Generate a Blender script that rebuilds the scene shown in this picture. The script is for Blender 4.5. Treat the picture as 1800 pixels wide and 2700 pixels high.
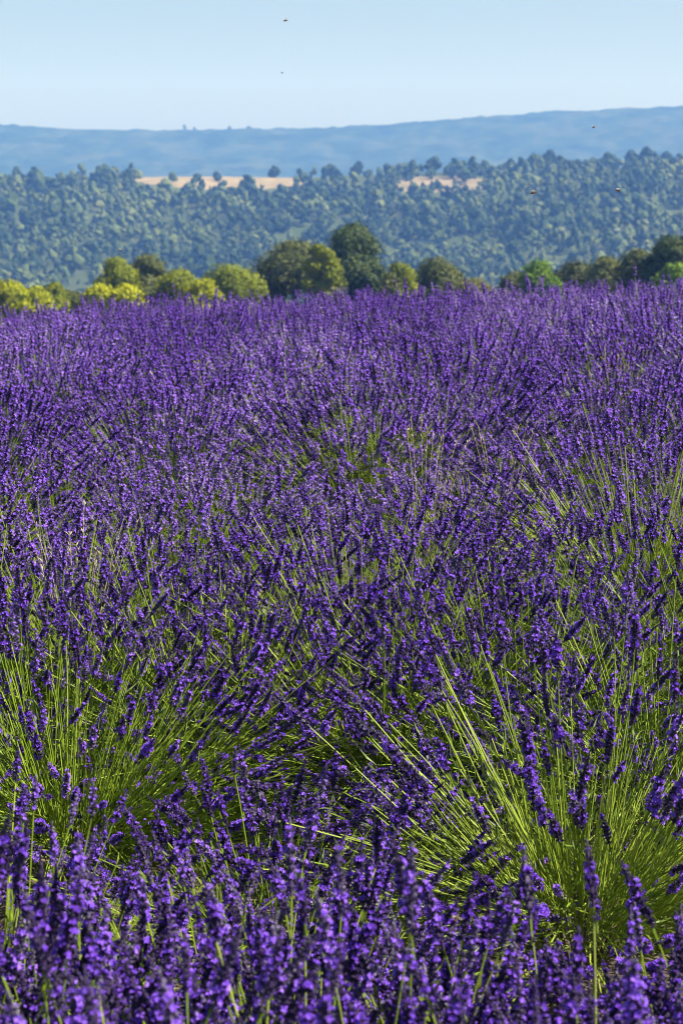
import bpy, math
import numpy as np
from mathutils import Vector, Quaternion, Matrix

R = math.radians
rng = np.random.default_rng(7)
scene = bpy.context.scene
for o in list(bpy.data.objects):
    bpy.data.objects.remove(o)
col = scene.collection

# ------------------------------------------------------------------ camera
F_PX = 5000.0                      # focal length in pixels of the 1800x2700 photograph
CAM_Z = 1.62
PITCH = math.atan(870.0 / F_PX)
cam_data = bpy.data.cameras.new('camera')
cam_data.sensor_fit = 'VERTICAL'
cam_data.sensor_height = 36.0
cam_data.lens = 36.0 * F_PX / 2700.0
cam_data.clip_start = 0.05
cam_data.clip_end = 60000.0
cam_data.dof.use_dof = True
cam_data.dof.focus_distance = 4.8
cam_data.dof.aperture_fstop = 8.0
cam_data.dof.aperture_blades = 7
cam = bpy.data.objects.new('camera', cam_data)
cam.location = (0, 0, CAM_Z)
cam.rotation_euler = (math.pi / 2 - PITCH, 0, 0)
col.objects.link(cam)
scene.camera = cam

# ------------------------------------------------------------------ sky, sun, exposure
SUN_AZ = R(95)                     # from +Y (view direction) towards +X
SUN_EL = R(47)
world = bpy.data.worlds.new('World')
scene.world = world
world.use_nodes = True
wn = world.node_tree
sky = wn.nodes.new('ShaderNodeTexSky')
sky.sky_type = 'NISHITA'
sky.sun_disc = False
sky.sun_elevation = SUN_EL
sky.sun_rotation = SUN_AZ
sky.altitude = 500
sky.air_density = 1.0
sky.dust_density = 1.9
sky.ozone_density = 0.4
wn.nodes['Background'].inputs['Strength'].default_value = 0.05
wn.links.new(sky.outputs[0], wn.nodes['Background'].inputs['Color'])

sun_data = bpy.data.lights.new('sun', 'SUN')
sun_data.energy = 5.0
sun_data.angle = R(0.5)
sun_data.color = (1.0, 0.965, 0.90)
sun = bpy.data.objects.new('sun', sun_data)
sd = Vector((math.sin(SUN_AZ) * math.cos(SUN_EL), math.cos(SUN_AZ) * math.cos(SUN_EL), math.sin(SUN_EL)))
sun.rotation_euler = (-sd).to_track_quat('-Z', 'Y').to_euler()
sun.location = (30, 0, 40)
col.objects.link(sun)

vs = scene.view_settings
vs.view_transform = 'Standard'
vs.look = 'None'
vs.exposure = 1.35
vs.gamma = 1.0
vs.use_curve_mapping = False
scene.cycles.max_bounces = 6
scene.cycles.transparent_max_bounces = 4
scene.cycles.volume_bounces = 0
scene.cycles.filter_width = 1.0


# ------------------------------------------------------------------ helpers
def at(px, py, dist):
    """point on the line of sight through photo pixel (px, py) at ground distance dist"""
    a, b = (px - 900.0) / F_PX, (1350.0 - py) / F_PX
    d = np.array([a, math.cos(PITCH) + b * math.sin(PITCH), -math.sin(PITCH) + b * math.cos(PITCH)])
    d *= dist / d[1]
    return np.array([0, 0, CAM_Z]) + d


def tri_mesh(name, v, f, mats, midx=None, tint=None, smooth=False):
    me = bpy.data.meshes.new(name)
    v = np.ascontiguousarray(v, np.float32)
    f = np.ascontiguousarray(f, np.int32)
    me.vertices.add(len(v))
    me.vertices.foreach_set('co', v.ravel())
    me.loops.add(f.size)
    me.loops.foreach_set('vertex_index', f.ravel())
    me.polygons.add(len(f))
    me.polygons.foreach_set('loop_start', np.arange(0, f.size, f.shape[1], dtype=np.int32))
    for m in mats:
        me.materials.append(m)
    if midx is not None:
        me.polygons.foreach_set('material_index', np.ascontiguousarray(midx, np.int32))
    if tint is not None:
        at_ = me.attributes.new('tint', 'FLOAT', 'POINT')
        at_.data.foreach_set('value', np.ascontiguousarray(tint, np.float32))
    me.polygons.foreach_set('use_smooth', np.full(len(f), smooth, dtype=bool))
    me.update(calc_edges=True)
    return me


def link(name, me, parent=None, loc=None):
    o = bpy.data.objects.new(name, me)
    col.objects.link(o)
    if parent is not None:
        o.parent = parent
    if loc is not None:
        o.location = loc
    return o


def tag(o, label, cat=None, group=None, kind=None):
    if label:
        o['label'] = label
    if cat:
        o['category'] = cat
    if group:
        o['group'] = group
    if kind:
        o['kind'] = kind
    return o


def thing(name, loc, label, cat, group=None, rz=0.0):
    o = bpy.data.objects.new(name, None)
    o.empty_display_size = 0.1
    o.location = loc
    o.rotation_euler = (0, 0, rz)
    col.objects.link(o)
    return tag(o, label, cat, group)


def norm(a):
    return a / np.maximum(np.linalg.norm(a, axis=-1, keepdims=True), 1e-9)


class Geo:
    """collects triangles"""
    def __init__(self):
        self.v, self.f, self.m, self.t, self.n = [], [], [], [], 0

    def add(self, v, f, m=0, t=0.0):
        v = np.asarray(v, float).reshape(-1, 3)
        f = np.asarray(f, int).reshape(-1, 3)
        self.v.append(v)
        self.f.append(f + self.n)
        self.m.append(np.broadcast_to(np.asarray(m, int), (len(f),)))
        self.t.append(np.broadcast_to(np.asarray(t, float), (len(v),)))
        self.n += len(v)

    def arrays(self):
        return (np.concatenate(self.v), np.concatenate(self.f), np.concatenate(self.m), np.concatenate(self.t))

    def mesh(self, name, mats, smooth=False):
        v, f, m, t = self.arrays()
        return tri_mesh(name, v, f, mats, m, t, smooth)


def value_noise(x, y, seed=0):
    """smooth 2-D noise in -1..1"""
    xi, yi = np.floor(x).astype(np.int64), np.floor(y).astype(np.int64)
    xf, yf = x - xi, y - yi
    u, w = xf * xf * (3 - 2 * xf), yf * yf * (3 - 2 * yf)

    def h(a, b):
        n = (a * 374761393 + b * 668265263 + seed * 1442695041) & 0x7fffffff
        n = ((n ^ (n >> 13)) * 1274126177) & 0x7fffffff
        return ((n ^ (n >> 16)) & 0xffff) / 32767.5 - 1
    return (h(xi, yi) * (1 - u) + h(xi + 1, yi) * u) * (1 - w) + (h(xi, yi + 1) * (1 - u) + h(xi + 1, yi + 1) * u) * w


def fbm(x, y, seed=0, octv=3):
    s, a = 0, 1.0
    for k in range(octv):
        s = s + a * value_noise(x * 2 ** k, y * 2 ** k, seed + k)
        a *= 0.5
    return s


# ------------------------------------------------------------------ materials
def new_mat(name):
    m = bpy.data.materials.new(name)
    m.use_nodes = True
    nt = m.node_tree
    nt.nodes.clear()
    out = nt.nodes.new('ShaderNodeOutputMaterial')
    return m, nt, out


def ramp(nt, fac, stops):
    r = nt.nodes.new('ShaderNodeValToRGB')
    e = r.color_ramp.elements
    while len(e) < len(stops):
        e.new(0.5)
    for i, (p, c) in enumerate(stops):
        e[i].position = p
        e[i].color = (*c, 1)
    nt.links.new(fac, r.inputs[0])
    return r.outputs[0]


def vary(nt, wt=0.5, wo=0.5, wn_=0.0, nscale=40.0):
    """0..1 driver from the tint attribute, the object's random number and a noise"""
    a = nt.nodes.new('ShaderNodeAttribute')
    a.attribute_name = 'tint'
    oi = nt.nodes.new('ShaderNodeObjectInfo')

    def mul(sock, k):
        n = nt.nodes.new('ShaderNodeMath')
        n.operation = 'MULTIPLY'
        n.inputs[1].default_value = k
        nt.links.new(sock, n.inputs[0])
        return n.outputs[0]

    def add(s1, s2):
        n = nt.nodes.new('ShaderNodeMath')
        n.operation = 'ADD'
        nt.links.new(s1, n.inputs[0])
        nt.links.new(s2, n.inputs[1])
        return n.outputs[0]
    s = add(mul(a.outputs['Fac'], wt), mul(oi.outputs['Random'], wo))
    if wn_:
        tc = nt.nodes.new('ShaderNodeTexCoord')
        no = nt.nodes.new('ShaderNodeTexNoise')
        no.inputs['Scale'].default_value = nscale
        nt.links.new(tc.outputs['Object'], no.inputs['Vector'])
        s = add(s, mul(no.outputs['Fac'], wn_))
    return s


def leaf_mat(name, stops, trans=0.3, rough=0.55, spec=0.3, wt=0.5, wo=0.5, wn_=0.0, nscale=40.0, tscale=1.2):
    m, nt, out = new_mat(name)
    c = ramp(nt, vary(nt, wt, wo, wn_, nscale), stops)
    p = nt.nodes.new('ShaderNodeBsdfPrincipled')
    p.inputs['Roughness'].default_value = rough
    p.inputs['Specular IOR Level'].default_value = spec
    nt.links.new(c, p.inputs['Base Color'])
    if trans > 0:
        t = nt.nodes.new('ShaderNodeBsdfTranslucent')
        mx = nt.nodes.new('ShaderNodeMixShader')
        mx.inputs[0].default_value = trans
        sc = nt.nodes.new('ShaderNodeVectorMath')
        sc.operation = 'SCALE'
        sc.inputs['Scale'].default_value = tscale
        nt.links.new(c, sc.inputs[0])
        nt.links.new(sc.outputs[0], t.inputs[0])
        nt.links.new(p.outputs[0], mx.inputs[1])
        nt.links.new(t.outputs[0], mx.inputs[2])
        nt.links.new(mx.outputs[0], out.inputs[0])
    else:
        nt.links.new(p.outputs[0], out.inputs[0])
    return m


def ground_mat(name, stops, scale, detail=6.0, bump=0.0, bdist=0.02, coord='Object'):
    m, nt, out = new_mat(name)
    tc = nt.nodes.new('ShaderNodeTexCoord')
    no = nt.nodes.new('ShaderNodeTexNoise')
    no.inputs['Scale'].default_value = scale
    no.inputs['Detail'].default_value = detail
    no.inputs['Roughness'].default_value = 0.65
    nt.links.new(tc.outputs[coord], no.inputs['Vector'])
    c = ramp(nt, no.outputs['Fac'], stops)
    p = nt.nodes.new('ShaderNodeBsdfPrincipled')
    p.inputs['Roughness'].default_value = 0.95
    p.inputs['Specular IOR Level'].default_value = 0.1
    nt.links.new(c, p.inputs['Base Color'])
    if bump:
        b = nt.nodes.new('ShaderNodeBump')
        b.inputs['Strength'].default_value = bump
        b.inputs['Distance'].default_value = bdist
        nt.links.new(no.outputs['Fac'], b.inputs['Height'])
        nt.links.new(b.outputs[0], p.inputs['Normal'])
    nt.links.new(p.outputs[0], out.inputs[0])
    return m


M_PETAL = leaf_mat('lavender_petal', [(0.0, (0.12, 0.040, 0.40)), (0.4, (0.22, 0.09, 0.61)), (0.75, (0.35, 0.17, 0.74)), (1.0, (0.60, 0.44, 0.84))], 0.15, 0.7, 0.0)  # palest stop paints white glints into the petal colour
M_CALYX = leaf_mat('lavender_calyx', [(0.0, (0.016, 0.009, 0.033)), (0.45, (0.036, 0.022, 0.066)), (0.72, (0.10, 0.08, 0.14)), (0.9, (0.30, 0.27, 0.33)), (1.0, (0.42, 0.40, 0.42))], 0.0, 0.5, 0.2)  # dark stops hold painted shade within the spike, pale stops painted glints
M_FADED = leaf_mat('withered_floret', [(0.0, (0.20, 0.10, 0.05)), (1.0, (0.34, 0.22, 0.13))], 0.2, 0.7, 0.1)
M_STEM = leaf_mat('lavender_stem', [(0.0, (0.07, 0.12, 0.006)), (0.5, (0.165, 0.235, 0.016)), (0.85, (0.28, 0.34, 0.05)), (0.95, (0.40, 0.42, 0.12)), (1.0, (0.50, 0.46, 0.28))], 0.15, 0.5, 0.15)
M_LEAF = leaf_mat('lavender_leaf', [(0.0, (0.025, 0.05, 0.004)), (0.5, (0.06, 0.105, 0.007)), (1.0, (0.14, 0.20, 0.02))], 0.22, 0.5, 0.3)  # colour darkened to paint shade into the gaps between stems
M_WOOD = leaf_mat('lavender_wood', [(0.0, (0.06, 0.045, 0.03)), (1.0, (0.14, 0.11, 0.08))], 0, 0.9, 0.1)
M_STRAW = leaf_mat('dry_grass', [(0.0, (0.36, 0.31, 0.16)), (1.0, (0.52, 0.46, 0.30))], 0.25, 0.6, 0.2)
M_SOIL = ground_mat('field_soil', [(0.3, (0.06, 0.045, 0.03)), (0.55, (0.11, 0.085, 0.06)), (0.75, (0.2, 0.165, 0.125))], 9.0, 8.0, 0.6, 0.03)

# ------------------------------------------------------------------ the lie of the land
def smooth(a, b, x):
    t = np.clip((x - a) / (b - a), 0, 1)
    return t * t * (3 - 2 * t)


CREST = 15.3


def field_z(x, y):
    x, y = np.asarray(x, float), np.asarray(y, float)
    z = 0.036 * x * smooth(4, 14, y) * np.exp(-(np.maximum(y - 30, 0) / 60) ** 2)
    t = np.maximum(y - (CREST - 2), 0)
    z = z - 0.105 * t * t / (t + 7.0)
    z = z - 0.0022 * np.maximum(y - 120, 0) ** 1.75 * (y < 330) - 0.0022 * 210 ** 1.75 * (y >= 330)
    return z + 0.03 * value_noise(x / 1.7, y / 1.7, 5)


def grid_mesh(name, xs, ys, zf, mat, smooth_=True):
    X, Y = np.meshgrid(xs, ys)
    Z = zf(X, Y)
    v = np.stack([X, Y, Z], -1).reshape(-1, 3)
    nx, ny = len(xs), len(ys)
    i = (np.arange(ny - 1)[:, None] * nx + np.arange(nx - 1)[None, :]).ravel()
    f = np.stack([i, i + 1, i + nx + 1, i + nx], -1)
    return tri_mesh(name, v, f, [mat], smooth=smooth_)


def spaced(lo, hi, n, p):
    t = np.linspace(-1, 1, n)
    t = np.sign(t) * np.abs(t) ** p
    return np.where(t < 0, -t * lo, t * hi)


M_SCRUB = ground_mat('dry_slope', [(0.3, (0.05, 0.06, 0.025)), (0.5, (0.11, 0.11, 0.05)), (0.75, (0.22, 0.19, 0.11))], 0.4, 8.0, 0.5, 0.3)
ys_near = np.concatenate([np.linspace(-6, 20, 131), 20 + (np.linspace(0, 1, 70)[1:] ** 1.6) * 360])
g = link('ground', grid_mesh('ground', spaced(-140, 140, 161, 2.2), ys_near, field_z, M_SOIL))
tag(g, 'stony brown soil sloping away under the lavender', kind='structure')


# wooded hill across the valley
def hill_crest(x):
    u = x / 720 * F_PX + 900                 # photo column of the crest
    return np.interp(u, [-900, 0, 350, 800, 1100, 1500, 1800, 2700], [3, 1.5, 3.4, 3.2, 5.0, 6.6, 7.2, 9])


def hill_z(x, y):
    t = (735 - y)
    c = hill_crest(x)
    face = c - 0.10 * np.maximum(t, 0) - 0.00030 * np.maximum(t, 0) ** 2
    back = c - 0.0016 * np.maximum(-t, 0) ** 1.6
    z = np.where(t > 0, face, back)
    u = smooth(0, 60, t)
    return z + u * (4.2 * fbm(x / 75 + 3, y / 48, 11, 2) + 1.0 * value_noise(x / 14, y / 14, 3)) + (1 - u) * 0.25 * value_noise(x / 11, y / 9, 9)


M_HILL = ground_mat('hillside_soil', [(0.3, (0.04, 0.06, 0.02)), (0.55, (0.06, 0.075, 0.026)), (0.8, (0.10, 0.10, 0.045))], 0.06, 8.0, 0.4, 1.0)
hill = link('hill', grid_mesh('hill', np.linspace(-420, 420, 141), np.linspace(360, 1000, 129), hill_z, M_HILL))
tag(hill, 'wooded hillside across the valley', kind='structure')


# far blue ridge
RD = 1900.0                        # distance of the ridge line


def ridge_top(x):
    u = x / RD * F_PX + 900
    return np.interp(u, [-900, 0, 110, 250, 500, 800, 1000, 1250, 1500, 1700, 1800, 2700],
                     [86, 56, 53.5, 50.5, 50.5, 52, 55.5, 63, 69, 72.5, 74, 83]) + 0.8


def ridge_z(x, y):
    t = np.abs(RD - y)
    z = ridge_top(x) - np.where(y < RD, 0.22, 0.09) * t * smooth(-20, 160, t)
    u = smooth(20, 320, t)
    z = z + u * (12 * fbm(x / 230, y / 200, 21, 4))
    return z + 1.5 * value_noise(x / 8, y / 8, 31) + 1.1 * value_noise(x / 19, y / 15, 33)


M_RIDGE = ground_mat('far_forest', [(0.38, (0.008, 0.02, 0.009)), (0.5, (0.022, 0.038, 0.015)), (0.64, (0.05, 0.06, 0.03))], 0.03, 9.0)
ridge = link('far_ridge', grid_mesh('far_ridge', np.linspace(-1100, 1100, 620), np.concatenate([np.linspace(1300, 1855, 90), np.linspace(1862, 1970, 24), np.linspace(2000, 2800, 20)]), ridge_z, M_RIDGE))
tag(ridge, 'long blue forested ridge on the skyline', kind='structure')


def valley_z(x, y):
    return -130 + 0 * x


M_VAL = ground_mat('valley_floor', [(0.35, (0.04, 0.06, 0.025)), (0.65, (0.11, 0.12, 0.06))], 0.01, 8.0)
val = link('valley_ground', grid_mesh('valley_ground', np.linspace(-2500, 2500, 15), np.linspace(-1200, 2850, 15), valley_z, M_VAL))
tag(val, 'low valley floor hidden between the hills', kind='structure')


# ------------------------------------------------------------------ lavender
def frame_of(d):
    d = norm(d)
    ref = np.where(np.abs(d[..., 2:3]) < 0.9, np.array([0, 0, 1.0]), np.array([1.0, 0, 0]))
    a = norm(np.cross(ref, d))
    b = np.cross(d, a)
    return a, b, d


def spike_template(rs, lod):
    """a flower spike 1 unit = 1 m, root at the origin, growing along +Z"""
    G = Geo()
    L = rs.uniform(0.054, 0.086)
    if lod == 0:
        nw, nc, nf = int(L / 0.0066), 9, 0.32
    elif lod == 1:
        nw, nc, nf = int(L / 0.0088), 7, 0.46
    else:
        nw, nc, nf = int(L / 0.0125), 5, 0.85
    zs = np.linspace(0.004, L, nw)
    rows = [(z, 1.0) for z in zs]
    if rs.random() < 0.45:
        rows.insert(0, (-rs.uniform(0.012, 0.024), 0.8))
    bloom_lo, bloom_hi = rs.uniform(-0.1, 0.25), rs.uniform(0.65, 1.0)
    lean = rs.uniform(-0.12, 0.12, 2)
    G.add(*tube(np.array([[0, 0, -0.026], [lean[0] * L * 0.3, lean[1] * L * 0.3, L * 0.5], [lean[0] * L, lean[1] * L, L]]), [0.0013, 0.0011, 0.0005], 3), 0)
    cr = 0.0036 if lod < 2 else 0.0042
    G.add(*tube(np.array([[0, 0, -0.002], [lean[0] * L * 0.3, lean[1] * L * 0.3, L * 0.35], [lean[0] * L * 0.75, lean[1] * L * 0.75, L * 0.8], [lean[0] * L, lean[1] * L, L * 1.02]]), [cr * 0.5, cr, cr * 0.8, 0.0006], 4), 1, 0.3)  # added dark core, keeps the spike's shaded side dark
    for z, k in rows:
        u = np.clip(z / L, 0, 1)
        wid = (0.40 + 0.95 * math.sin(math.pi * (0.22 + 0.72 * u)) ** 0.9) * k
        n = max(3, int(round(nc * (0.55 + 0.45 * math.sin(math.pi * (0.15 + 0.7 * u))))))
        ph = rs.uniform(0, 7)
        for i in range(n):
            a = ph + 2 * math.pi * i / n + rs.normal(0, 0.14)
            tilt = R(np.interp(u, [0, 0.8, 1], [58, 40, 12])) + rs.normal(0, 0.14)
            d = np.array([math.cos(a) * math.sin(tilt), math.sin(a) * math.sin(tilt), math.cos(tilt)])
            ax, bx, _ = frame_of(d)
            c0 = np.array([lean[0] * max(z, 0), lean[1] * max(z, 0), z + rs.normal(0, 0.0018)])
            ln = 0.0069 * wid * rs.uniform(0.8, 1.15) * (1.0 if lod == 0 else 1.08)
            rad = 0.0019 * (1.0 if lod == 0 else (1.25 if lod == 1 else 1.6)) * (0.7 + 0.3 * wid)
            ns = 4 if lod == 0 else 3
            th = 2 * math.pi * np.arange(ns) / ns
            ring = c0 + d * ln * 0.62 + rad * (np.cos(th)[:, None] * ax + np.sin(th)[:, None] * bx)
            tip = c0 + d * ln
            v = np.vstack([c0, ring, tip])
            f = []
            for q in range(ns):
                q2 = (q + 1) % ns
                if lod < 2:
                    f.append((0, 1 + q2, 1 + q))
                f.append((1 + q, 1 + q2, ns + 1))
            t = rs.uniform(0, 1)
            G.add(v, f, 1, t)
            # the open two-lipped floret
            inb = bloom_lo <= u <= bloom_hi
            if rs.random() < (nf if inb else nf * 0.25):
                np_ = 5 if lod == 0 else (4 if lod == 1 else 3)
                pl = 0.0037 * rs.uniform(0.8, 1.2) * (1 if lod == 0 else (1.12 if lod == 1 else 1.35))
                mat = 2 if rs.random() > 0.004 else 3
                tt = rs.uniform(0, 1)
                for q in range(np_):
                    b_ = 2 * math.pi * q / np_ + rs.normal(0, 0.25)
                    r_ = math.cos(b_) * ax + math.sin(b_) * bx
                    s_ = -math.sin(b_) * ax + math.cos(b_) * bx
                    p0 = tip - d * 0.0012
                    p1 = tip + d * 0.0012 + r_ * pl * 0.62 + s_ * pl * 0.42
                    p2 = tip + d * 0.0012 + r_ * pl * 0.62 - s_ * pl * 0.42
                    p3 = tip + d * rs.uniform(-0.001, 0.0012) + r_ * pl * 1.1
                    if lod == 0:
                        G.add([p0, p1, p3, p2], [(0, 1, 2), (0, 2, 3)], mat, tt)
                    else:
                        G.add([p0, p1 + r_ * pl * 0.4, p2 + r_ * pl * 0.4], [(0, 1, 2)], mat, tt)
    return G.arrays()


def tube(pts, rad, n=4):
    """tapered tube through pts -> verts, tris"""
    pts = np.asarray(pts, float)
    rad = np.broadcast_to(np.asarray(rad, float), (len(pts),))
    t = norm(np.gradient(pts, axis=0))
    a, b, _ = frame_of(t)
    th = 2 * math.pi * np.arange(n) / n
    v = (pts[:, None] + rad[:, None, None] * (np.cos(th)[None, :, None] * a[:, None] + np.sin(th)[None, :, None] * b[:, None])).reshape(-1, 3)
    f = []
    for k in range(len(pts) - 1):
        for q in range(n):
            q2 = (q + 1) % n
            i0, i1, i2, i3 = k * n + q, k * n + q2, (k + 1) * n + q2, (k + 1) * n + q
            f += [(i0, i1, i2), (i0, i2, i3)]
    return v, f


def tubes(P, rad, n=3):
    """many tubes at once: P (N,K,3), rad (N,K)"""
    N, K = P.shape[:2]
    T = norm(np.gradient(P, axis=1))
    a, b, _ = frame_of(T)
    th = 2 * math.pi * np.arange(n) / n
    V = P[:, :, None] + rad[:, :, None, None] * (np.cos(th)[:, None] * a[:, :, None] + np.sin(th)[:, None] * b[:, :, None])
    f = []
    for k in range(K - 1):
        for q in range(n):
            q2 = (q + 1) % n
            i0, i1, i2, i3 = k * n + q, k * n + q2, (k + 1) * n + q2, (k + 1) * n + q
            f += [(i0, i1, i2), (i0, i2, i3)]
    f = np.array(f)
    Fa = (f[None] + (np.arange(N) * K * n)[:, None, None]).reshape(-1, 3)
    return V.reshape(-1, 3), Fa, K * n


SPIKE_MATS = [M_STEM, M_CALYX, M_PETAL, M_FADED]
srs = np.random.default_rng(3)
TEMPL = {0: [spike_template(srs, 0) for _ in range(10)],
         1: [spike_template(srs, 1) for _ in range(6)],
         2: [spike_template(srs, 2) for _ in range(6)]}
SPIKE_MESH = [tri_mesh('flower_spike', v, f, SPIKE_MATS, m, t * 0.7) for v, f, m, t in TEMPL[0]]


def bush_layout(rs, n, reach=0.46, height=0.50, spread=1.0, lean=(0, 0), base_z=0.16, lvar=0.72):
    """stem curves of a bush: (n,K,3) points and end directions"""
    ct = 1 - rs.random(n) ** 0.85 * (1 - 0.16)
    th = np.arccos(np.clip(ct, -1, 1)) * spread
    ph = rs.uniform(0, 2 * math.pi, n)
    lx = np.sin(th) * np.cos(ph) + lean[0]
    ly = np.sin(th) * np.sin(ph) + lean[1]
    d = norm(np.stack([lx, ly, np.cos(th)], -1))
    side = np.sin(th)
    r0 = 0.03 + 0.19 * side * rs.uniform(0.2, 1.2, n)
    p0 = np.stack([r0 * np.cos(ph), r0 * np.sin(ph), base_z * rs.uniform(0.5, 1.15, n)], -1)
    ln = np.where(side > 0, 1, 1) * (height * np.cos(th) ** 2 + reach * np.sin(th) ** 2) * rs.uniform(lvar, 1.12, n)
    d = norm(d + rs.normal(0, 0.045, (n, 3)))
    bend = norm(rs.normal(0, 1, (n, 3))) * rs.uniform(0.02, 0.11, (n, 1))
    sag = np.stack([0 * ln, 0 * ln, -0.16 * side ** 2], -1)
    K = 5
    s = np.linspace(0, 1, K)[None, :, None]
    P = p0[:, None] + d[:, None] * ln[:, None, None] * s + (bend + sag)[:, None] * ln[:, None, None] * s ** 2
    P[..., 2] = np.maximum(P[..., 2], 0.02)
    e = norm(P[:, -1] - P[:, -2] + np.array([0, 0, 0.012]) + rs.normal(0, 0.012, (n, 3)))
    return P, e, ln


def stems_geo(P, ln, rs, leaf=True, r=0.0013):
    G = Geo()
    N, K = P.shape[:2]
    rad = r * np.linspace(1.15, 0.8, K)[None] * rs.uniform(0.8, 1.2, (N, 1))
    V, Fa, per = tubes(P, rad, 3)
    G.add(V, Fa, 0, np.repeat(rs.uniform(0, 1, N), per))
    return G


def blade_geo(G, base, d, ln, w, rs, m=0):
    """narrow folded leaves: base (N,3), direction d, length ln, width w"""
    N = len(base)
    side = norm(np.cross(d, norm(rs.normal(0, 1, (N, 3)))))
    up = np.cross(side, d)
    mid = base + d * (ln * 0.5)[:, None] + up * (ln * 0.05)[:, None]
    tip = base + d * ln[:, None] - up * (ln * 0.06)[:, None]
    v = np.stack([base, mid + side * w[:, None], mid - side * w[:, None], tip], 1).reshape(-1, 3)
    k = np.arange(N)[:, None, None] * 4
    f = (np.array([[0, 1, 2], [1, 3, 2]])[None] + k).reshape(-1, 3)
    G.add(v, f, m, np.repeat(rs.uniform(0, 1, N), 4))


def leaves_geo(rs, n, reach, height, k=0.62):
    """grey-green leaf mound round the base and leaf pairs low on the stems"""
    G = Geo()
    P, e, ln = bush_layout(rs, n, reach * k, height * k)
    u = rs.uniform(0.05, 1.0, n)
    i = np.minimum((u * 4).astype(int), 3)
    fr = (u * 4 - i)[:, None]
    b = P[np.arange(n), i] * (1 - fr) + P[np.arange(n), i + 1] * fr
    d = norm(P[:, -1] - P[:, 0])
    d = norm(d + rs.normal(0, 0.35, (n, 3)) + np.array([0, 0, 0.15]))
    blade_geo(G, b, d, rs.uniform(0.03, 0.062, n), rs.uniform(0.0013, 0.0024, n), rs)
    return G


def wood_geo(rs):
    G = Geo()
    for k in range(9):
        a = rs.uniform(0, 7)
        r1 = rs.uniform(0.06, 0.17)
        pts = np.array([[0.02 * math.cos(a), 0.02 * math.sin(a), -0.03], [r1 * 0.5 * math.cos(a + 0.2), r1 * 0.5 * math.sin(a + 0.2), 0.06],
                        [r1 * math.cos(a), r1 * math.sin(a), rs.uniform(0.09, 0.17)]])
        G.add(*tube(pts, [0.011, 0.008, 0.004], 4), 0, rs.random())
    return G


def joined_spikes(rs, ends, dirs, lod, scale):
    N = len(ends)
    a, b, d = frame_of(dirs)
    rot = rs.uniform(0, 2 * math.pi, N)
    a2 = np.cos(rot)[:, None] * a + np.sin(rot)[:, None] * b
    b2 = np.cross(d, a2)
    Mx = np.stack([a2, b2, d], -1)
    G = Geo()
    pick = rs.integers(0, len(TEMPL[lod]), N)
    for t in range(len(TEMPL[lod])):
        idx = np.where(pick == t)[0]
        if not len(idx):
            continue
        v, f, m, tt = TEMPL[lod][t]
        sv = v[None] * scale[idx][:, None, None]
        V = np.einsum('nij,nkj->nki', Mx[idx], sv) + ends[idx][:, None]
        Fa = (f[None] + (np.arange(len(idx)) * len(v))[:, None, None]).reshape(-1, 3)
        tint = 0.65 * tt[None] + 0.35 * rs.uniform(0, 1, (len(idx), 1))
        G.add(V.reshape(-1, 3), Fa, np.tile(m, len(idx)), tint.ravel())
    return G


def near_bush(x, y, label, n=285, reach=0.46, height=0.50, lean=(0, 0), spread=1.0, seed=0, green=220, nleaf=2000, sc=1.0, stem_r=0.0015, lvar=0.62, leafk=0.62, group='lavender bushes nearest the camera'):
    rs = np.random.default_rng(1000 + seed)
    root = thing('lavender_bush', (x, y, float(field_z(x, y))), label, 'lavender', group)
    P, e, ln = bush_layout(rs, n, reach, height, spread, lean, lvar=lvar)
    Pg, eg, lg = bush_layout(rs, green, reach * 0.74, height * 0.66, spread, lean)
    G = stems_geo(np.concatenate([P, Pg]), None, rs, r=stem_r)
    # young stems end in a small green bud
    bl = rs.uniform(0.012, 0.03, green)
    blade_geo(G, Pg[:, -1], eg, bl, rs.uniform(0.0015, 0.003, green), rs)
    # a pair of thin leaves low on each stem
    A = np.concatenate([P, Pg])
    for s in (1, 2):
        d = norm(norm(A[:, s + 1] - A[:, s]) + rs.normal(0, 0.28, (len(A), 3)))
        blade_geo(G, A[:, s], d, rs.uniform(0.03, 0.06, len(A)), rs.uniform(0.0012, 0.002, len(A)), rs)
    st = link('stems', G.mesh('stems', [M_STEM]), root)
    st['kind'] = 'stuff'
    lv = link('leaves', leaves_geo(rs, nleaf, reach, height, leafk).mesh('leaves', [M_LEAF]), root)
    lv['kind'] = 'stuff'
    link('woody_base', wood_geo(rs).mesh('woody_base', [M_WOOD]), root)
    pick = rs.integers(0, len(SPIKE_MESH), n)
    for i in range(n):
        o = bpy.data.objects.new('flower_spike', SPIKE_MESH[pick[i]])
        col.objects.link(o)
        o.parent = root
        q = Vector(e[i]).to_track_quat('Z', 'Y') @ Quaternion((0, 0, 1), rs.uniform(0, 6.28))
        o.rotation_mode = 'QUATERNION'
        o.rotation_quaternion = q
        o.location = P[i, -1]
        s = sc * rs.uniform(0.8, 1.2)
        o.scale = (s, s, s * rs.uniform(0.9, 1.2))
    return root


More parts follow.
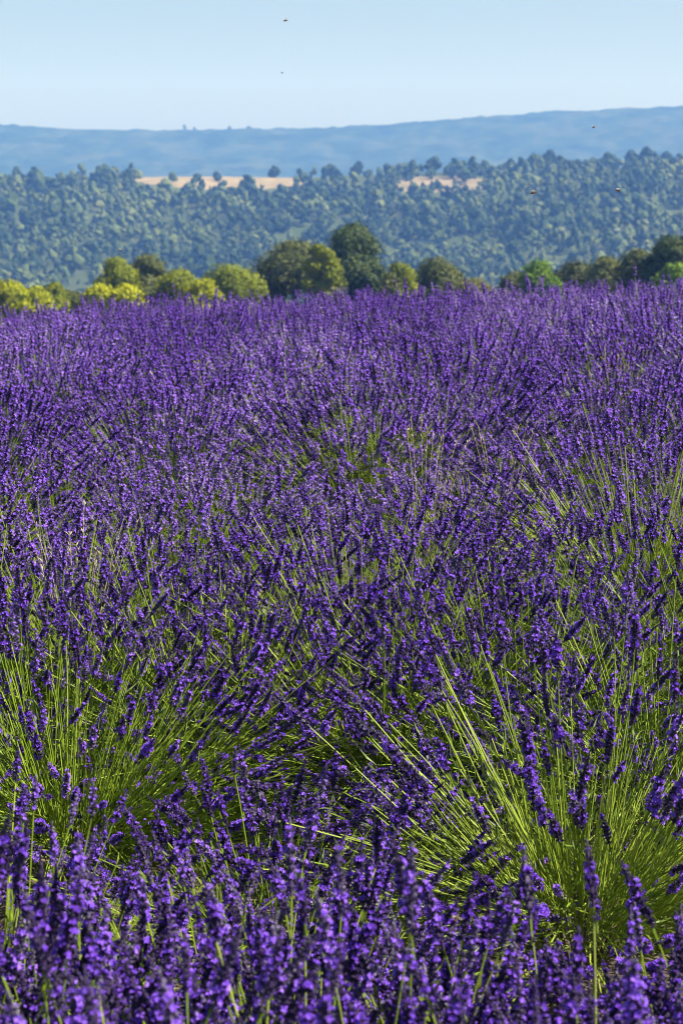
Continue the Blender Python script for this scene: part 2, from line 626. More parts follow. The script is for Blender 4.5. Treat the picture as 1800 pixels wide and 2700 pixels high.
BUSHES = [
    # x, y, label, options
    (-0.62, 2.34, 'blurred lavender bush cut by the left edge, low in the picture', dict(height=0.53, reach=0.40, spread=0.62, n=265, green=90, sc=1.12, nleaf=1300)),
    (-0.31, 2.26, 'blurred upright lavender bush left of the bottom middle, behind the lowest ones', dict(height=0.48, reach=0.40, spread=0.62, n=265, green=90, sc=1.12, nleaf=1300)),
    (0.00, 2.30, 'blurred upright lavender bush at the bottom middle, behind the lowest ones', dict(height=0.48, reach=0.38, spread=0.62, n=265, green=90, sc=1.12, nleaf=1300)),
    (0.31, 2.26, 'blurred upright lavender bush right of the bottom middle, in front of the open green one', dict(height=0.48, reach=0.38, spread=0.6, n=200, green=90, sc=1.12, nleaf=1300)),
    (0.60, 2.32, 'blurred lavender bush cut by the right edge, low in the picture', dict(height=0.45, reach=0.38, spread=0.62, n=200, green=90, sc=1.12, nleaf=1300)),
    (-0.44, 1.98, 'blurred lavender bush filling the bottom left corner', dict(height=0.55, reach=0.38, spread=0.65, n=255, green=90, sc=1.12, nleaf=1300)),
    (-0.14, 1.94, 'blurred lavender bush at the bottom edge, left of the middle', dict(height=0.54, reach=0.38, spread=0.65, n=255, green=90, sc=1.12, nleaf=1300)),
    (0.16, 1.96, 'blurred lavender bush at the bottom edge, right of the middle', dict(height=0.53, reach=0.38, spread=0.65, n=255, green=90, sc=1.12, nleaf=1300)),
    (0.45, 1.96, 'blurred lavender bush filling the bottom right corner', dict(height=0.54, reach=0.38, spread=0.65, n=255, green=90, sc=1.12, nleaf=1300)),
    (-0.14, 2.74, 'low lavender bush in the dip behind the blurred bottom row, left of the middle', dict(height=0.40, reach=0.40, spread=0.9, n=270, green=90, sc=1.1, nleaf=1500)),
    (-0.13, 3.55, 'low lavender bush lying in the dark gap beside the open green one', dict(height=0.24, reach=0.34, n=200, green=20, sc=1.1, nleaf=1500)),
    (-0.58, 2.90, 'upright lavender bush behind the blurred ones on the left', dict(height=0.46, reach=0.40, spread=0.8, n=230)),
    (0.50, 3.72, 'open lavender bush with long bright green stems showing, low on the right', dict(height=0.54, reach=0.54, n=299, green=260, sc=1.25, stem_r=0.0017, lvar=0.5, leafk=0.8, nleaf=4200)),
    (-0.60, 4.22, 'lavender bush with green stems swept sideways over a dark gap, on the left', dict(height=0.48, reach=0.58, n=298, green=300, leafk=0.7, nleaf=3000, lean=(0.22, -0.08), sc=1.1)),
    (0.10, 4.75, 'lavender bush fanned out behind the dark gap near the centre', dict(height=0.50, reach=0.52, n=285, green=260, lean=(-0.1, 0), sc=1.1)),
    (0.80, 4.45, 'lavender bush rising behind the open green one at the right edge', dict(height=0.52, reach=0.48)),
    (-0.45, 5.35, 'lavender bush behind the swept green one on the left', dict(height=0.54, reach=0.48)),
    (-1.05, 5.2, 'lavender bush cut by the left edge halfway down', dict(height=0.52, reach=0.48)),
    (0.55, 5.35, 'tall dense lavender bush right of the centre halfway down', dict(height=0.56, reach=0.5)),
    (1.12, 5.3, 'lavender bush cut by the right edge halfway down', dict(height=0.56, reach=0.48)),
    (-0.32, 4.85, 'dense lavender bush just left of the centre, beside the fanned one', dict(height=0.50, reach=0.46, n=285, green=140, sc=1.05, nleaf=1800)),
    (0.47, 4.72, 'dense lavender bush just right of the centre, behind the open green one', dict(height=0.54, reach=0.46, n=285, green=140, sc=1.05, nleaf=1800)),
    (-0.78, 4.86, 'dense lavender bush at the left, directly behind the swept green one', dict(height=0.50, reach=0.46, n=285, green=140, sc=1.05, nleaf=1800)),
    (0.05, 5.45, 'lavender bush at the centre halfway down, behind the fanned one', dict(height=0.54, reach=0.48, n=285, green=140, sc=1.05, nleaf=1800)),
]
for k, (x, y, lab, kw) in enumerate(BUSHES):
    near_bush(x, y, lab, seed=k, **kw)


def bush_kit(seed, lod, n, green, nleaf):
    rs = np.random.default_rng(seed)
    reach, height = rs.uniform(0.44, 0.52), rs.uniform(0.48, 0.56)
    P, e, ln = bush_layout(rs, n, reach, height, lean=rs.normal(0, 0.08, 2), lvar=0.72 if lod == 1 else 0.8)
    Pg, eg, lg = bush_layout(rs, green, reach * 0.8, height * 0.72)
    st = stems_geo(np.concatenate([P, Pg]), None, rs, r=0.0012 if lod == 1 else 0.0010).mesh('stems', [M_STEM])
    sp = joined_spikes(rs, P[:, -1], e, lod, rs.uniform(1.0, 1.35, n) * (1.0 if lod == 1 else 1.18)).mesh('flower_spikes', SPIKE_MATS)
    lv = leaves_geo(rs, nleaf, reach, height).mesh('leaves', [M_LEAF])
    return st, sp, lv


KITS1 = [bush_kit(50 + k, 1, 350, 170, 900) for k in range(5)]
KITS2 = [bush_kit(80 + k, 2, 430, 60, 350) for k in range(6)]


def place_bush(x, y, kit, label, group, rs):
    root = thing('lavender_bush', (x, y, float(field_z(x, y))), label, 'lavender', group, rs.uniform(0, 6.28))
    s = rs.uniform(0.8, 1.2) if y < 12 else rs.uniform(0.92, 1.08)
    root.scale = (s, s, s * (rs.uniform(0.85, 1.1) if y < 12 else rs.uniform(0.95, 1.03)))
    for nm, me in zip(('stems', 'flower_spikes', 'leaves'), kit):
        o = link(nm, me, root)
        o['kind'] = 'stuff'
    return root


prs = np.random.default_rng(21)
row = 0
y = 6.0
while y < 20.0:
    half = 0.185 * y + 0.55
    sx = 0.84 if y < 9 else 0.68
    x = -half + (row % 2) * sx / 2
    while x < half:
        bx, by = x + prs.normal(0, 0.08), y + prs.normal(0, 0.08)
        if y < 9.0:
            place_bush(bx, by, KITS1[prs.integers(0, 5)], 'lavender bush in full bloom, one of many across the middle of the field', 'lavender bushes across the middle of the field', prs)
        else:
            place_bush(bx, by, KITS2[prs.integers(0, 6)], 'small lavender bush among the closely packed ones towards the field crest', 'lavender bushes towards the field crest', prs)
        x += sx
    y += 0.76 if y < 9 else 0.62
    row += 1

# ------------------------------------------------------------------ dry grass among the lavender
def dry_tuft(x, y, h, label, seed):
    rs = np.random.default_rng(900 + seed)
    n = 16
    root = thing('dry_grass', (x, y, float(field_z(x, y))), label, 'grass', 'dry grass tufts among the lavender')
    a = rs.uniform(0, 7, n)
    out_ = rs.uniform(0.03, 0.17, n)
    hh = h * rs.uniform(0.75, 1.0, n)
    s_ = np.linspace(0, 1, 6)[None, :, None]
    d = np.stack([np.cos(a), np.sin(a), 0 * a], -1)
    P = d[:, None] * (0.02 + out_[:, None, None] * s_ ** 1.8) + np.array([0, 0, 1.0]) * hh[:, None, None] * (s_ - 0.10 * s_ ** 3)
    V, Fa, per = tubes(P, np.broadcast_to(np.linspace(0.0014, 0.0006, 6), (n, 6)), 3)
    G = Geo()
    G.add(V, Fa, 0, np.repeat(rs.random(n), per))
    link('stalks', G.mesh('stalks', [M_STRAW]), root)['kind'] = 'stuff'
    G = Geo()
    for k in range(n):
        m = 10
        t = rs.uniform(0, 0.10, m)[:, None]
        dd = norm(P[k, -1] - P[k, -2])
        blade_geo(G, P[k, -1] - dd * t, norm(dd + rs.normal(0, 0.35, (m, 3))), rs.uniform(0.012, 0.022, m), rs.uniform(0.0012, 0.0022, m), rs)
    link('seed_heads', G.mesh('seed_heads', [M_STRAW]), root)['kind'] = 'stuff'


for k, (px, py, h, lab) in enumerate([
    (1120, 1090, 0.86, 'pale dry grass tuft in the field, right of the centre'),
    (1330, 1075, 0.84, 'pale dry grass tuft in the far field on the right'),
    (480, 905, 0.84, 'pale dry grass tuft in the far field on the left'),
    (880, 880, 0.83, 'pale dry grass tuft near the field crest at the centre'),
    (190, 1290, 0.82, 'pale dry grass tuft in the middle of the field near the left edge'),
    (1620, 905, 0.85, 'pale dry grass tuft near the field crest on the right'),
]):
    D_ = (CAM_Z - 0.78) * F_PX / (py - 480.0)
    dry_tuft((px - 900) / F_PX * D_, D_, h, lab, k)

# ------------------------------------------------------------------ trees
def ico(sub=1):
    t = (1 + 5 ** 0.5) / 2
    v = norm(np.array([[-1, t, 0], [1, t, 0], [-1, -t, 0], [1, -t, 0], [0, -1, t], [0, 1, t], [0, -1, -t], [0, 1, -t], [t, 0, -1], [t, 0, 1], [-t, 0, -1], [-t, 0, 1]], float))
    f = [(0, 11, 5), (0, 5, 1), (0, 1, 7), (0, 7, 10), (0, 10, 11), (1, 5, 9), (5, 11, 4), (11, 10, 2), (10, 7, 6), (7, 1, 8), (3, 9, 4), (3, 4, 2), (3, 2, 6), (3, 6, 8), (3, 8, 9), (4, 9, 5), (2, 4, 11), (6, 2, 10), (8, 6, 7), (9, 8, 1)]
    for _ in range(sub):
        v = list(map(tuple, v))
        cache, nf = {}, []

        def mid(a, b):
            k = (min(a, b), max(a, b))
            if k not in cache:
                m = np.array(v[a]) + np.array(v[b])
                v.append(tuple(m / np.linalg.norm(m)))
                cache[k] = len(v) - 1
            return cache[k]
        for a, b, c in f:
            x_, y_, z_ = mid(a, b), mid(b, c), mid(c, a)
            nf += [(a, x_, z_), (b, y_, x_), (c, z_, y_), (x_, y_, z_)]
        f = nf
        v = np.array(v)
    return np.array(v), np.array(f)


ICO1, ICO0 = ico(1), ico(0)
M_BARK = leaf_mat('bark', [(0.0, (0.06, 0.045, 0.03)), (1.0, (0.15, 0.11, 0.08))], 0, 0.9, 0.1, wn_=0.4, nscale=3.0)
M_OAK = leaf_mat('dark_oak_shade_foliage', [(0.0, (0.014, 0.026, 0.007)), (0.5, (0.026, 0.045, 0.011)), (1.0, (0.05, 0.075, 0.02))], 0.15, 0.8, 0.1)  # dark oak tone that also paints the hillside's shadow patches
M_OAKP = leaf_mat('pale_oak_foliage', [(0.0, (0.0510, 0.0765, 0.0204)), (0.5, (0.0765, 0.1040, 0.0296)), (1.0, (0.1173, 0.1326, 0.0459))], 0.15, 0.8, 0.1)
M_OAK2 = leaf_mat('hill_forest_foliage', [(0.0, (0.0151, 0.0281, 0.0076)), (0.3, (0.0281, 0.0486, 0.0119)), (0.45, (0.0540, 0.0810, 0.0216)), (0.7, (0.0918, 0.1242, 0.0346)), (1.0, (0.1512, 0.1674, 0.0594))], 0.15, 0.8, 0.1, wt=1.0, wo=0.0)  # low stops: dark oaks with shadow patches painted in; high stops: pale trees


def hill_tree(rs, nclump, leaves, conical=False):
    """crown with clumps; about 6 m tall, base at z=0"""
    G, T = Geo(), Geo()
    h, w = rs.uniform(4.2, 6.4), rs.uniform(2.4, 3.8)
    for k in range(nclump):
        u = (k + 0.5) / nclump
        a = rs.uniform(0, 7)
        zz = h * (0.28 + 0.60 * u)
        rr = w * (0.62 * math.sqrt(max(0, 1 - (2 * u - 0.75) ** 2))) * rs.uniform(0.35, 1.1)
        if conical:
            rr *= (1.15 - u)
        s = w * rs.uniform(0.34, 0.55) * (1.1 - 0.35 * u)
        c = np.array([rr * math.cos(a), rr * math.sin(a), zz])
        V, Fa = ICO1 if leaves else ICO0
        n = 1 + (0.15 if leaves else 0.24) * rs.normal(0, 1, (len(V), 1))
        G.add(c + V * n * np.array([s, s, s * 0.95]), Fa, 0, rs.uniform(0, 1))
        if leaves:
            m = leaves + 30
            dirs = norm(rs.normal(0, 1, (m, 3)))
            b = c + dirs * np.array([s, s, s * 0.82]) * rs.uniform(0.85, 1.25, (m, 1))
            e1, e2 = rs.normal(0, 0.20, (m, 3)), rs.normal(0, 0.20, (m, 3))
            v = np.stack([b, b + e1, b + e2], 1).reshape(-1, 3)
            G.add(v, np.arange(3 * m).reshape(-1, 3), 0, np.repeat(rs.uniform(0, 1, m), 3))
    T.add(*tube(np.array([[0, 0, -0.6], [0.1, 0.05, h * 0.3], [0, 0.1, h * 0.7]]), [0.22, 0.16, 0.05], 5), 0, 0.4)
    return G, T


trs = np.random.default_rng(5)
HILL_KITS = []
for k in range(8):
    Gc, Gt = hill_tree(trs, 10, 60, conical=(k in (2, 5)))
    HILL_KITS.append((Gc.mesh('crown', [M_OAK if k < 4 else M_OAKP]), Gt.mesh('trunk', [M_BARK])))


def put_hill_tree(x, y, kit, s, label, group=None, z=None, rs=trs):
    zz = float(hill_z(np.array(x), np.array(y))) if z is None else z
    root = thing('tree', (x, y, zz), label, 'tree', group, rs.uniform(0, 6.28))
    root.scale = (s * rs.uniform(0.95, 1.25), s * rs.uniform(0.95, 1.25), s * rs.uniform(0.9, 1.3))
    link('crown', HILL_KITS[kit][0], root)
    link('trunk', HILL_KITS[kit][1], root)
    return root


def project(x, y, z):
    d = np.stack([x, y, z - CAM_Z], -1)
    f = np.array([0, math.cos(PITCH), -math.sin(PITCH)])
    u = np.array([0, math.sin(PITCH), math.cos(PITCH)])
    dep = d @ f
    return 900 + F_PX * d[..., 0] / dep, 1350 - F_PX * (d @ u) / dep


# candidate spots on the hill
spots = []
yy = 440.0
while yy < 742:
    hw = 0.205 * yy
    n = int(2 * hw / 3.35)
    xs = np.linspace(-hw, hw, n) + trs.normal(0, 2.6, n)
    for xv in xs:
        spots.append((xv, yy + trs.normal(0, 2.6)))
    yy += 3.6
spots = np.array(spots)
sz = hill_z(spots[:, 0], spots[:, 1])
su, sv = project(spots[:, 0], spots[:, 1], sz)
# the stubble field and the open scrubby patch stay free of trees; thin places by a noise
bare = ((su > 365) & (su < 780) & (sv < 509)) | ((su > 1030) & (su < 1275) & (sv > 478) & (sv < 520) & (trs.random(len(su)) < 0.72))
bare |= ((su > 560) & (su < 1010) & (sv < 497) & (trs.random(len(su)) < 0.75))
bare |= trs.random(len(su)) < np.clip(0.06 + 0.34 * fbm(spots[:, 0] / 28, spots[:, 1] / 16, 77, 2), 0, 0.75)
spots, su, sv = spots[~bare], su[~bare], sv[~bare]
pale = fbm(spots[:, 0] / 34, spots[:, 1] / 17, 41, 2) + trs.normal(0, 0.16, len(su)) > 0.02  # noise sorts pale crowns from dark ones that imitate patches of shadow
inview = (su > -20) & (su < 1820)
skyline = inview & (spots[:, 1] > 732)
score = np.where(skyline, 2.0, 0) + np.where(inview & (sv < 790), 1.0, 0) + trs.random(len(su)) * 0.8 - spots[:, 1] / 1200
order = np.argsort(-score)
single = np.zeros(len(su), bool)
single[order[:298]] = True
for i in np.where(single)[0]:
    if skyline[i]:
        lab, grp = 'dark tree on the top edge of the wooded hill', 'trees along the top of the wooded hill'
    else:
        lab, grp = 'hazy round crowned tree on the face of the wooded hill', 'trees on the face of the wooded hill'
    s = float(np.clip(trs.lognormal(-0.50, 0.30), 0.35, 1.25)) * 0.88
    if su[i] < 1050 and sv[i] < 535:
        s *= 0.62
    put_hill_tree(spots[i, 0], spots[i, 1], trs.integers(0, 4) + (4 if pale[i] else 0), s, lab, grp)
# the remaining wood reads as one mass
LOW = [hill_tree(trs, 4, 0)[0].arrays() for _ in range(8)]
Gw = Geo()
for i in np.where(~single)[0]:
    v, f, m, t = LOW[trs.integers(0, 8)]
    a = trs.uniform(0, 6.28)
    ca, sa = math.cos(a), math.sin(a)
    s = float(np.clip(trs.lognormal(-0.58, 0.30), 0.3, 1.25))
    vv = np.stack([(v[:, 0] * ca - v[:, 1] * sa) * 1.08, (v[:, 0] * sa + v[:, 1] * ca) * 1.08, v[:, 2] * trs.uniform(0.95, 1.45)], -1) * s
    z0 = float(hill_z(spots[i, 0], spots[i, 1]))
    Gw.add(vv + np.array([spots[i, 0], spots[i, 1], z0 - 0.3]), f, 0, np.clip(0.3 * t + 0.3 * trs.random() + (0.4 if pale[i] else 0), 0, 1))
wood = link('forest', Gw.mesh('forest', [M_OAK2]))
tag(wood, 'hazy green wood covering the hillside', 'forest', kind='stuff')

# named trees that stand out on the crest
def on_crest(px, dy=0):
    y_ = 735.0 + dy
    return (px - 900) / F_PX * y_ * 1.0, y_


for px, dy, kit, s, lab in [
    (575, -18, 1, 0.7, 'dark tree standing alone in front of the pale stubble field'),
    (725, 8, 3, 0.75, 'pale green tree at the right end of the stubble field'),
    (870, 6, 0, 0.85, 'round dark tree alone against the blue ridge, right of the stubble field'),
    (945, 6, 2, 1.0, 'pointed dark tree alone against the blue ridge near the centre'),
    (1135, 4, 0, 0.9, 'dark rounded tree rising from the green scrub on the crest'),
    (1440, 2, 1, 1.25, 'large broad dark tree, the tallest on the right part of the crest'),
    (1690, 2, 3, 1.1, 'large dark tree on the crest close to the right edge'),
    (460, -25, 5, 0.7, 'small dark tree at the left end of the stubble field'),
]:
    x_, y_ = on_crest(px, dy)
    put_hill_tree(x_, y_, kit, s, lab)

# small trees pricking the far ridge line
for px, s in ((495, 0.9), (520, 0.7), (612, 0.7), (660, 0.9)):
    x_ = (px - 900) / F_PX * RD
    put_hill_tree(x_, RD - 4, trs.integers(0, 8), s, 'tiny blue tree pricking the skyline of the far ridge', 'trees on the far ridge line', z=float(ridge_z(np.array(x_), np.array(RD - 4))) - 1)

# stubble field and bare earth patch on the hill
M_STUBBLE = ground_mat('stubble', [(0.3, (0.15, 0.115, 0.06)), (0.45, (0.21, 0.165, 0.09)), (0.7, (0.29, 0.225, 0.13))], 0.15, 7.0)
M_EARTH = ground_mat('bare_earth', [(0.3, (0.16, 0.13, 0.07)), (0.7, (0.27, 0.21, 0.13))], 0.2, 7.0)


def patch(name, px0, px1, y0, y1, mat, label, lift=0.25, seed=1):
    xs = (np.linspace(px0, px1, 50) - 900) / F_PX * 0.5 * (y0 + y1)
    ys = np.linspace(y0, y1, 26)
    X, Y = np.meshgrid(xs, ys)
    cx, cy = 0.5 * (xs[0] + xs[-1]), 0.5 * (y0 + y1)
    e = ((X - cx) / (0.5 * (xs[-1] - xs[0]))) ** 2 + ((Y - cy) / (0.5 * (y1 - y0))) ** 2 + 0.25 * value_noise(X / 8, Y / 8, seed)
    Z = hill_z(X, Y) + lift - 1.6 * np.clip(e - 0.85, 0, 2) * 2
    v = np.stack([X, Y, Z], -1).reshape(-1, 3)
    nx, ny = 50, 26
    i = (np.arange(ny - 1)[:, None] * nx + np.arange(nx - 1)[None, :]).ravel()
    f = np.stack([i, i + 1, i + nx + 1, i + nx], -1)
    o = link(name, tri_mesh(name, v, f, [mat], smooth=True))
    return tag(o, label, kind='structure')


patch('stubble_field', 330, 830, 698, 748, M_STUBBLE, 'pale harvested field on top of the wooded hill', seed=2)
patch('bare_earth', 1020, 1290, 690, 722, M_EARTH, 'patch of bare dry earth among the scrub on the hill', seed=4)

# ------------------------------------------------------------------ trees just beyond the field
PINE = leaf_mat('pine_foliage', [(0.0, (0.06, 0.078, 0.004)), (0.5, (0.15, 0.18, 0.006)), (1.0, (0.27, 0.28, 0.010))], 0.10, 0.6, 0.1, wt=0.8, wo=0.2)
DARKPINE = leaf_mat('dark_pine_foliage', [(0.0, (0.015, 0.032, 0.0045)), (0.5, (0.038, 0.064, 0.0090)), (1.0, (0.075, 0.101, 0.0150))], 0.10, 0.6, 0.2, wt=0.8, wo=0.2)
YELLOW = leaf_mat('yellow_green_foliage', [(0.0, (0.13, 0.155, 0.002)), (0.5, (0.26, 0.28, 0.003)), (1.0, (0.40, 0.39, 0.005))], 0.10, 0.6, 0.1, wt=0.8, wo=0.2)
GREEN = leaf_mat('fresh_green_foliage', [(0.0, (0.055, 0.119, 0.0055)), (0.5, (0.119, 0.202, 0.0092)), (1.0, (0.202, 0.285, 0.0166))], 0.10, 0.6, 0.2, wt=0.8, wo=0.2)
OLIVE = leaf_mat('olive_foliage', [(0.0, (0.032, 0.041, 0.0072)), (0.5, (0.072, 0.086, 0.0143)), (1.0, (0.125, 0.136, 0.0286))], 0.10, 0.65, 0.2, wt=0.8, wo=0.2)
DRY = leaf_mat('dry_scrub', [(0.0, (0.114, 0.125, 0.0312)), (1.0, (0.208, 0.198, 0.0624))], 0.25, 0.7, 0.1, wt=0.8, wo=0.2)


def border_tree(name, cat, label, px, top, wpx, dist, mat, seed, bottom=840, conical=False, leaf=0.11, dens=1.0, group='trees and shrubs beyond the field edge'):
    rs = np.random.default_rng(400 + seed)
    ptop = at(px, top, dist)
    k = dist / F_PX
    W = wpx * k
    gz = float(field_z(ptop[0], dist))
    H = ptop[2] - gz
    vis = (bottom - top) * k                   # leafy depth
    vis = min(max(vis, W * 0.8), H * 0.95)
    root = thing(name, (ptop[0], dist, gz), label, cat, group)
    G, T = Geo(), Geo()
    nc = int(30 + 10 * vis / W)
    T.add(*tube(np.array([[0, 0, -0.3], [rs.normal(0, 0.08), rs.normal(0, 0.08), H * 0.4], [0, 0, H * 0.85]]), [0.04 * W + 0.04, 0.03 * W + 0.02, 0.02], 6), 0, 0.4)
    for c in range(nc):
        u = rs.random() if c > 2 else (0.97, 0.9, 0.8)[c]
        zz = H - vis * (1 - u) * 0.95
        prof = math.sqrt(max(0.0, 1 - (max(u - 0.35, 0) / 0.68) ** 2))
        s = W * rs.uniform(0.085, 0.19)
        rr = max(0, W * 0.5 * max(prof, 0.12) - s * 0.7) * rs.random() ** 0.4
        a = rs.uniform(0, 7)
        ctr = np.array([rr * math.cos(a), rr * math.sin(a), zz - s * 0.75])
        T.add(*tube(np.array([[0, 0, max(ctr[2] - rr * 0.8 - 0.2, 0.1)], ctr * np.array([0.5, 0.5, 1]) - np.array([0, 0, 0.12]), ctr]), [0.03, 0.02, 0.008], 4), 0, 0.5)
        V, Fa = ICO1
        G.add(ctr + V * (1 + 0.12 * rs.normal(0, 1, (len(V), 1))) * np.array([s, s, s * 0.8]) * 0.72, Fa, 0, 0.0)  # added darkest-tone core, shade painted inside each leaf clump
        m = int(300 * dens * (s / 0.5) ** 1.4) + 90
        dirs = norm(rs.normal(0, 1, (m, 3)))
        b = ctr + dirs * np.array([s, s, s * 0.8]) * rs.uniform(0.75, 1.5, (m, 1))
        e1, e2 = norm(rs.normal(0, 1, (m, 3))), norm(rs.normal(0, 1, (m, 3)))
        e1 = norm(e1 - dirs * np.sum(e1 * dirs, 1, keepdims=True)) + dirs * rs.uniform(-0.1, 0.6, (m, 1))
        e1 = norm(e1)
        e2 = norm(np.cross(dirs, e1) + rs.normal(0, 0.25, (m, 3)))
        sl = leaf * rs.uniform(0.7, 1.4, (m, 1))
        v = np.stack([b, b + e1 * sl + e2 * sl * 0.35, b + e1 * sl * 1.6, b + e1 * sl - e2 * sl * 0.35], 1).reshape(-1, 3)
        f = (np.array([[0, 1, 2], [0, 2, 3]])[None] + (np.arange(m) * 4)[:, None, None]).reshape(-1, 3)
        ct = rs.uniform(0, 0.7)  # wide clump tone imitates bright tops and dark undersides
        G.add(v, f, 0, np.repeat(np.clip(ct + rs.uniform(0, 0.3, m), 0, 1), 4))
    link('crown', G.mesh('crown', [mat]), root)
    link('trunk', T.mesh('trunk', [M_BARK]), root)
    return root


S = 1.148
BT = [
    ('shrub', 'shrub', 'bright yellow green shrub at the left edge of the field', 22, 648, 70, 92, YELLOW, {}),
    ('shrub', 'shrub', 'low bright yellow green shrub, second from the left edge', 70, 660, 80, 90, YELLOW, {}),
    ('shrub', 'shrub', 'dull green shrub between the yellow shrubs and the double crowned pine', 118, 650, 60, 100, PINE, {}),
    ('shrub', 'shrub', 'small grey green shrub low beside the dull green one', 165, 672, 50, 104, OLIVE, {}),
    ('pine_tree', 'tree', 'yellow green pine, left crown of the twin pines on the left', 272, 596, 76, 100, PINE, {}),
    ('pine_tree', 'tree', 'olive green pine, right crown of the twin pines on the left', 338, 588, 78, 102, OLIVE, {}),
    ('shrub', 'shrub', 'bright yellow shrub at the foot of the twin pines', 232, 655, 60, 88, YELLOW, {}),
    ('shrub', 'shrub', 'bright yellow shrub right below the twin pines', 288, 658, 56, 87, YELLOW, {}),
    ('shrub', 'shrub', 'olive shrub just right of the twin pines', 408, 622, 78, 98, PINE, {}),
    ('shrub', 'shrub', 'bright yellow green shrub below the wide rounded one', 462, 640, 60, 94, YELLOW, {}),
    ('pine_tree', 'tree', 'wide low yellow green pine left of the biggest trees', 530, 612, 118, 100, PINE, {}),
    ('pine_tree', 'tree', 'big round olive pine left of the tallest dark pine', 675, 558, 150, 104, OLIVE, {}),
    ('pine_tree', 'tree', 'yellow green pine crown between the big round pine and the tallest pine', 738, 562, 64, 100, PINE, {}),
    ('pine_tree', 'tree', 'tallest dark green pine at the centre beyond the field', 802, 514, 118, 108, DARKPINE, {}),
    ('pine_tree', 'tree', 'dark pine branch mass leaning out right of the tallest pine', 845, 590, 60, 107, DARKPINE, {}),
    ('shrub', 'shrub', 'yellow shrub right of the tallest pine', 918, 608, 58, 98, PINE, {}),
    ('shrub', 'shrub', 'small dark shrub under the yellow one right of the tallest pine', 895, 632, 46, 96, OLIVE, {}),
    ('pine_tree', 'tree', 'rounded olive tree alone right of the centre', 1005, 600, 108, 102, OLIVE, {}),
    ('shrub', 'shrub', 'low pale dry scrub right of the rounded olive tree', 1085, 642, 70, 96, DRY, {}),
    ('shrub', 'shrub', 'dark olive shrub left of the bright green tree', 1182, 626, 62, 100, OLIVE, {}),
    ('tree', 'tree', 'fresh bright green tree on the right', 1236, 598, 62, 98, GREEN, {}),
    ('shrub', 'shrub', 'low bright green shrub below the fresh green tree', 1262, 636, 44, 94, GREEN, {}),
    ('shrub', 'shrub', 'olive shrub right of the fresh green tree', 1318, 606, 100, 100, OLIVE, {}),
    ('shrub', 'shrub', 'olive brown shrub in the middle of the right hand row', 1392, 594, 90, 98, OLIVE, {}),
    ('tree', 'tree', 'dark olive tree second from the right edge', 1470, 578, 112, 98, OLIVE, {}),
    ('tree', 'tree', 'tall dark tree cut by the right edge', 1552, 540, 100, 96, DARKPINE, {}),
    ('shrub', 'shrub', 'bright green shrub in front of the tall tree at the right edge', 1548, 608, 66, 88, GREEN, {}),
]
for k, (nm, cat, lab, px, top, w, d, mat, kw) in enumerate(BT):
    border_tree(nm, cat, lab, px * S, top * S, w * S * 1.6, d, mat, k, **kw)

# ------------------------------------------------------------------ haze
M_HAZE, nt, out = new_mat('haze')
pv = nt.nodes.new('ShaderNodeVolumePrincipled')
pv.inputs['Color'].default_value = (0.16, 0.375, 1.0, 1)
pv.inputs['Absorption Color'].default_value = (1, 1, 1, 1)
pv.inputs['Density'].default_value = 5.2e-4
nt.links.new(pv.outputs[0], out.inputs['Volume'])
hv = np.array([[x, y, z] for x in (-2600, 2600) for y in (-1300, 2900) for z in (-131.5, 150)], float)
hf = np.array([(0, 1, 3, 2), (4, 6, 7, 5), (0, 4, 5, 1), (2, 3, 7, 6), (0, 2, 6, 4), (1, 5, 7, 3)])
hz = link('haze', tri_mesh('haze', hv, hf, [M_HAZE]))
tag(hz, 'pale blue haze filling the valley air', kind='stuff')

# ------------------------------------------------------------------ bees
M_BEE = leaf_mat('bee_body', [(0.0, (0.10, 0.05, 0.015)), (1.0, (0.22, 0.12, 0.03))], 0, 0.5, 0.3)
M_BEED = leaf_mat('bee_dark', [(0.0, (0.02, 0.015, 0.01)), (1.0, (0.04, 0.03, 0.02))], 0, 0.5, 0.3)
M_WING = leaf_mat('bee_wing', [(0.0, (0.45, 0.42, 0.38)), (1.0, (0.55, 0.5, 0.45))], 0.7, 0.2, 0.6)


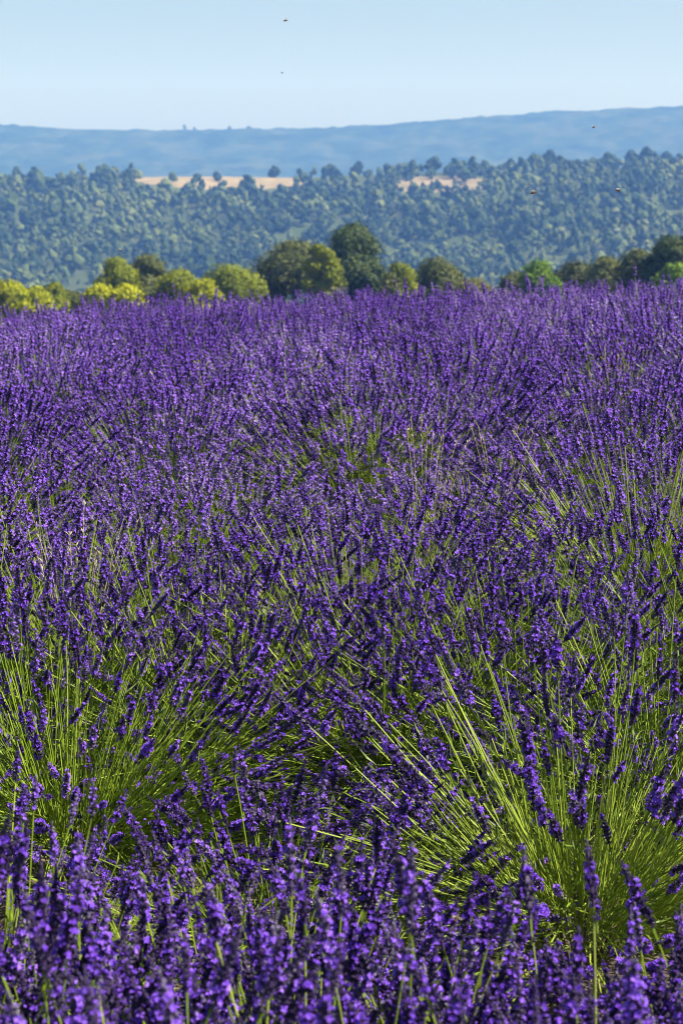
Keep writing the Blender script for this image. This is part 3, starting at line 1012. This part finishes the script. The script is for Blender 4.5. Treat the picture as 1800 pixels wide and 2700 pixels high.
def bee(loc, rz, ry, label, group):
    root = thing('bee', loc, label, 'bee', group, rz)
    root.rotation_euler = (0, ry, rz)
    G = Geo()
    V, Fa = ICO1
    for k, (cx, r, m) in enumerate([(-0.0055, 0.0018, 1), (-0.0040, 0.0026, 0), (-0.0022, 0.0029, 1), (-0.0006, 0.0026, 0)]):
        G.add(V * np.array([0.0013, r, r]) + np.array([cx, 0, -0.0004]), Fa, m, 0.5)
    link('abdomen', G.mesh('abdomen', [M_BEE, M_BEED], True), root)
    G = Geo(); G.add(V * np.array([0.0023, 0.0024, 0.0024]) + np.array([0.0025, 0, 0]), Fa, 0, 0.3)
    link('thorax', G.mesh('thorax', [M_BEE], True), root)
    G = Geo(); G.add(V * np.array([0.0013, 0.0018, 0.0017]) + np.array([0.0056, 0, -0.0004]), Fa, 0, 0.2)
    link('head', G.mesh('head', [M_BEED], True), root)
    for s in (-1, 1):
        G = Geo()
        w = np.array([[0.003, 0.001 * s, 0.002], [0.0035, 0.005 * s, 0.0045], [0.0015, 0.0095 * s, 0.006], [-0.002, 0.0085 * s, 0.0055], [-0.001, 0.004 * s, 0.0035]])
        G.add(np.vstack([w, w - np.array([0, 0, 0.0001])]), [(0, 1, 2), (0, 2, 3), (0, 3, 4), (5, 7, 6), (5, 8, 7), (5, 9, 8)], 0, 0.5)
        link('wing', G.mesh('wing', [M_WING]), root)
    return root


TIPS = []
for o in bpy.data.objects:
    if o.name.startswith('flower_spike') and o.parent is not None and not o.name.startswith('flower_spikes'):
        r_ = o.parent
        l_ = r_.location + o.location + (o.rotation_quaternion @ Vector((0, 0, 0.045 * o.scale[2])))
        TIPS.append((o, l_))
TP = np.array([tuple(l_) for _, l_ in TIPS])
tu, tv = project(TP[:, 0], TP[:, 1], TP[:, 2])
for px, py, lab in [
    (1525, 1560, 'bee sitting on a flower spike halfway down on the right'),
    (1190, 2420, 'bee on a blurred flower spike near the bottom, right of the middle'),
    (540, 2030, 'bee on a flower spike low on the left, above the blurred ones'),
    (1010, 1770, 'bee on a flower spike near the centre beside green stems'),
]:
    k = int(np.argmin((tu - px) ** 2 + (tv - py) ** 2 + (TP[:, 1] > 5.2) * 1e6))
    o, l_ = TIPS[k]
    ax = o.rotation_quaternion @ Vector((0, 0, 1))
    side = (Vector((0, -1, 0.35)) - ax * Vector((0, -1, 0.35)).dot(ax)).normalized()
    b_ = bee(l_ + side * 0.011, 0, 0, lab, 'bees on the blossoms')
    yv = ax.cross(-side).normalized()
    b_.rotation_euler = Matrix((ax, side.cross(ax), side)).transposed().to_euler()

for px, py, d, rz, lab in [
    (1405, 508, 4.2, 0.1, 'honey bee flying in front of the wooded hill, nearer the middle'),
    (1628, 502, 4.8, 2.6, 'honey bee flying in front of the wooded hill, nearer the right edge'),
    (753, 54, 6.5, 0.0, 'honey bee flying high in the pale sky'),
    (744, 192, 9.0, 1.0, 'tiny faint bee flying low in the pale sky'),
    (1564, 335, 7.0, 0.6, 'tiny bee in front of the far blue ridge'),
    (318, 660, 7.0, 0.4, 'tiny bee in front of the left part of the wooded hill'),
]:
    bee(at(px, py, d), rz, -0.1, lab, 'bees in flight')
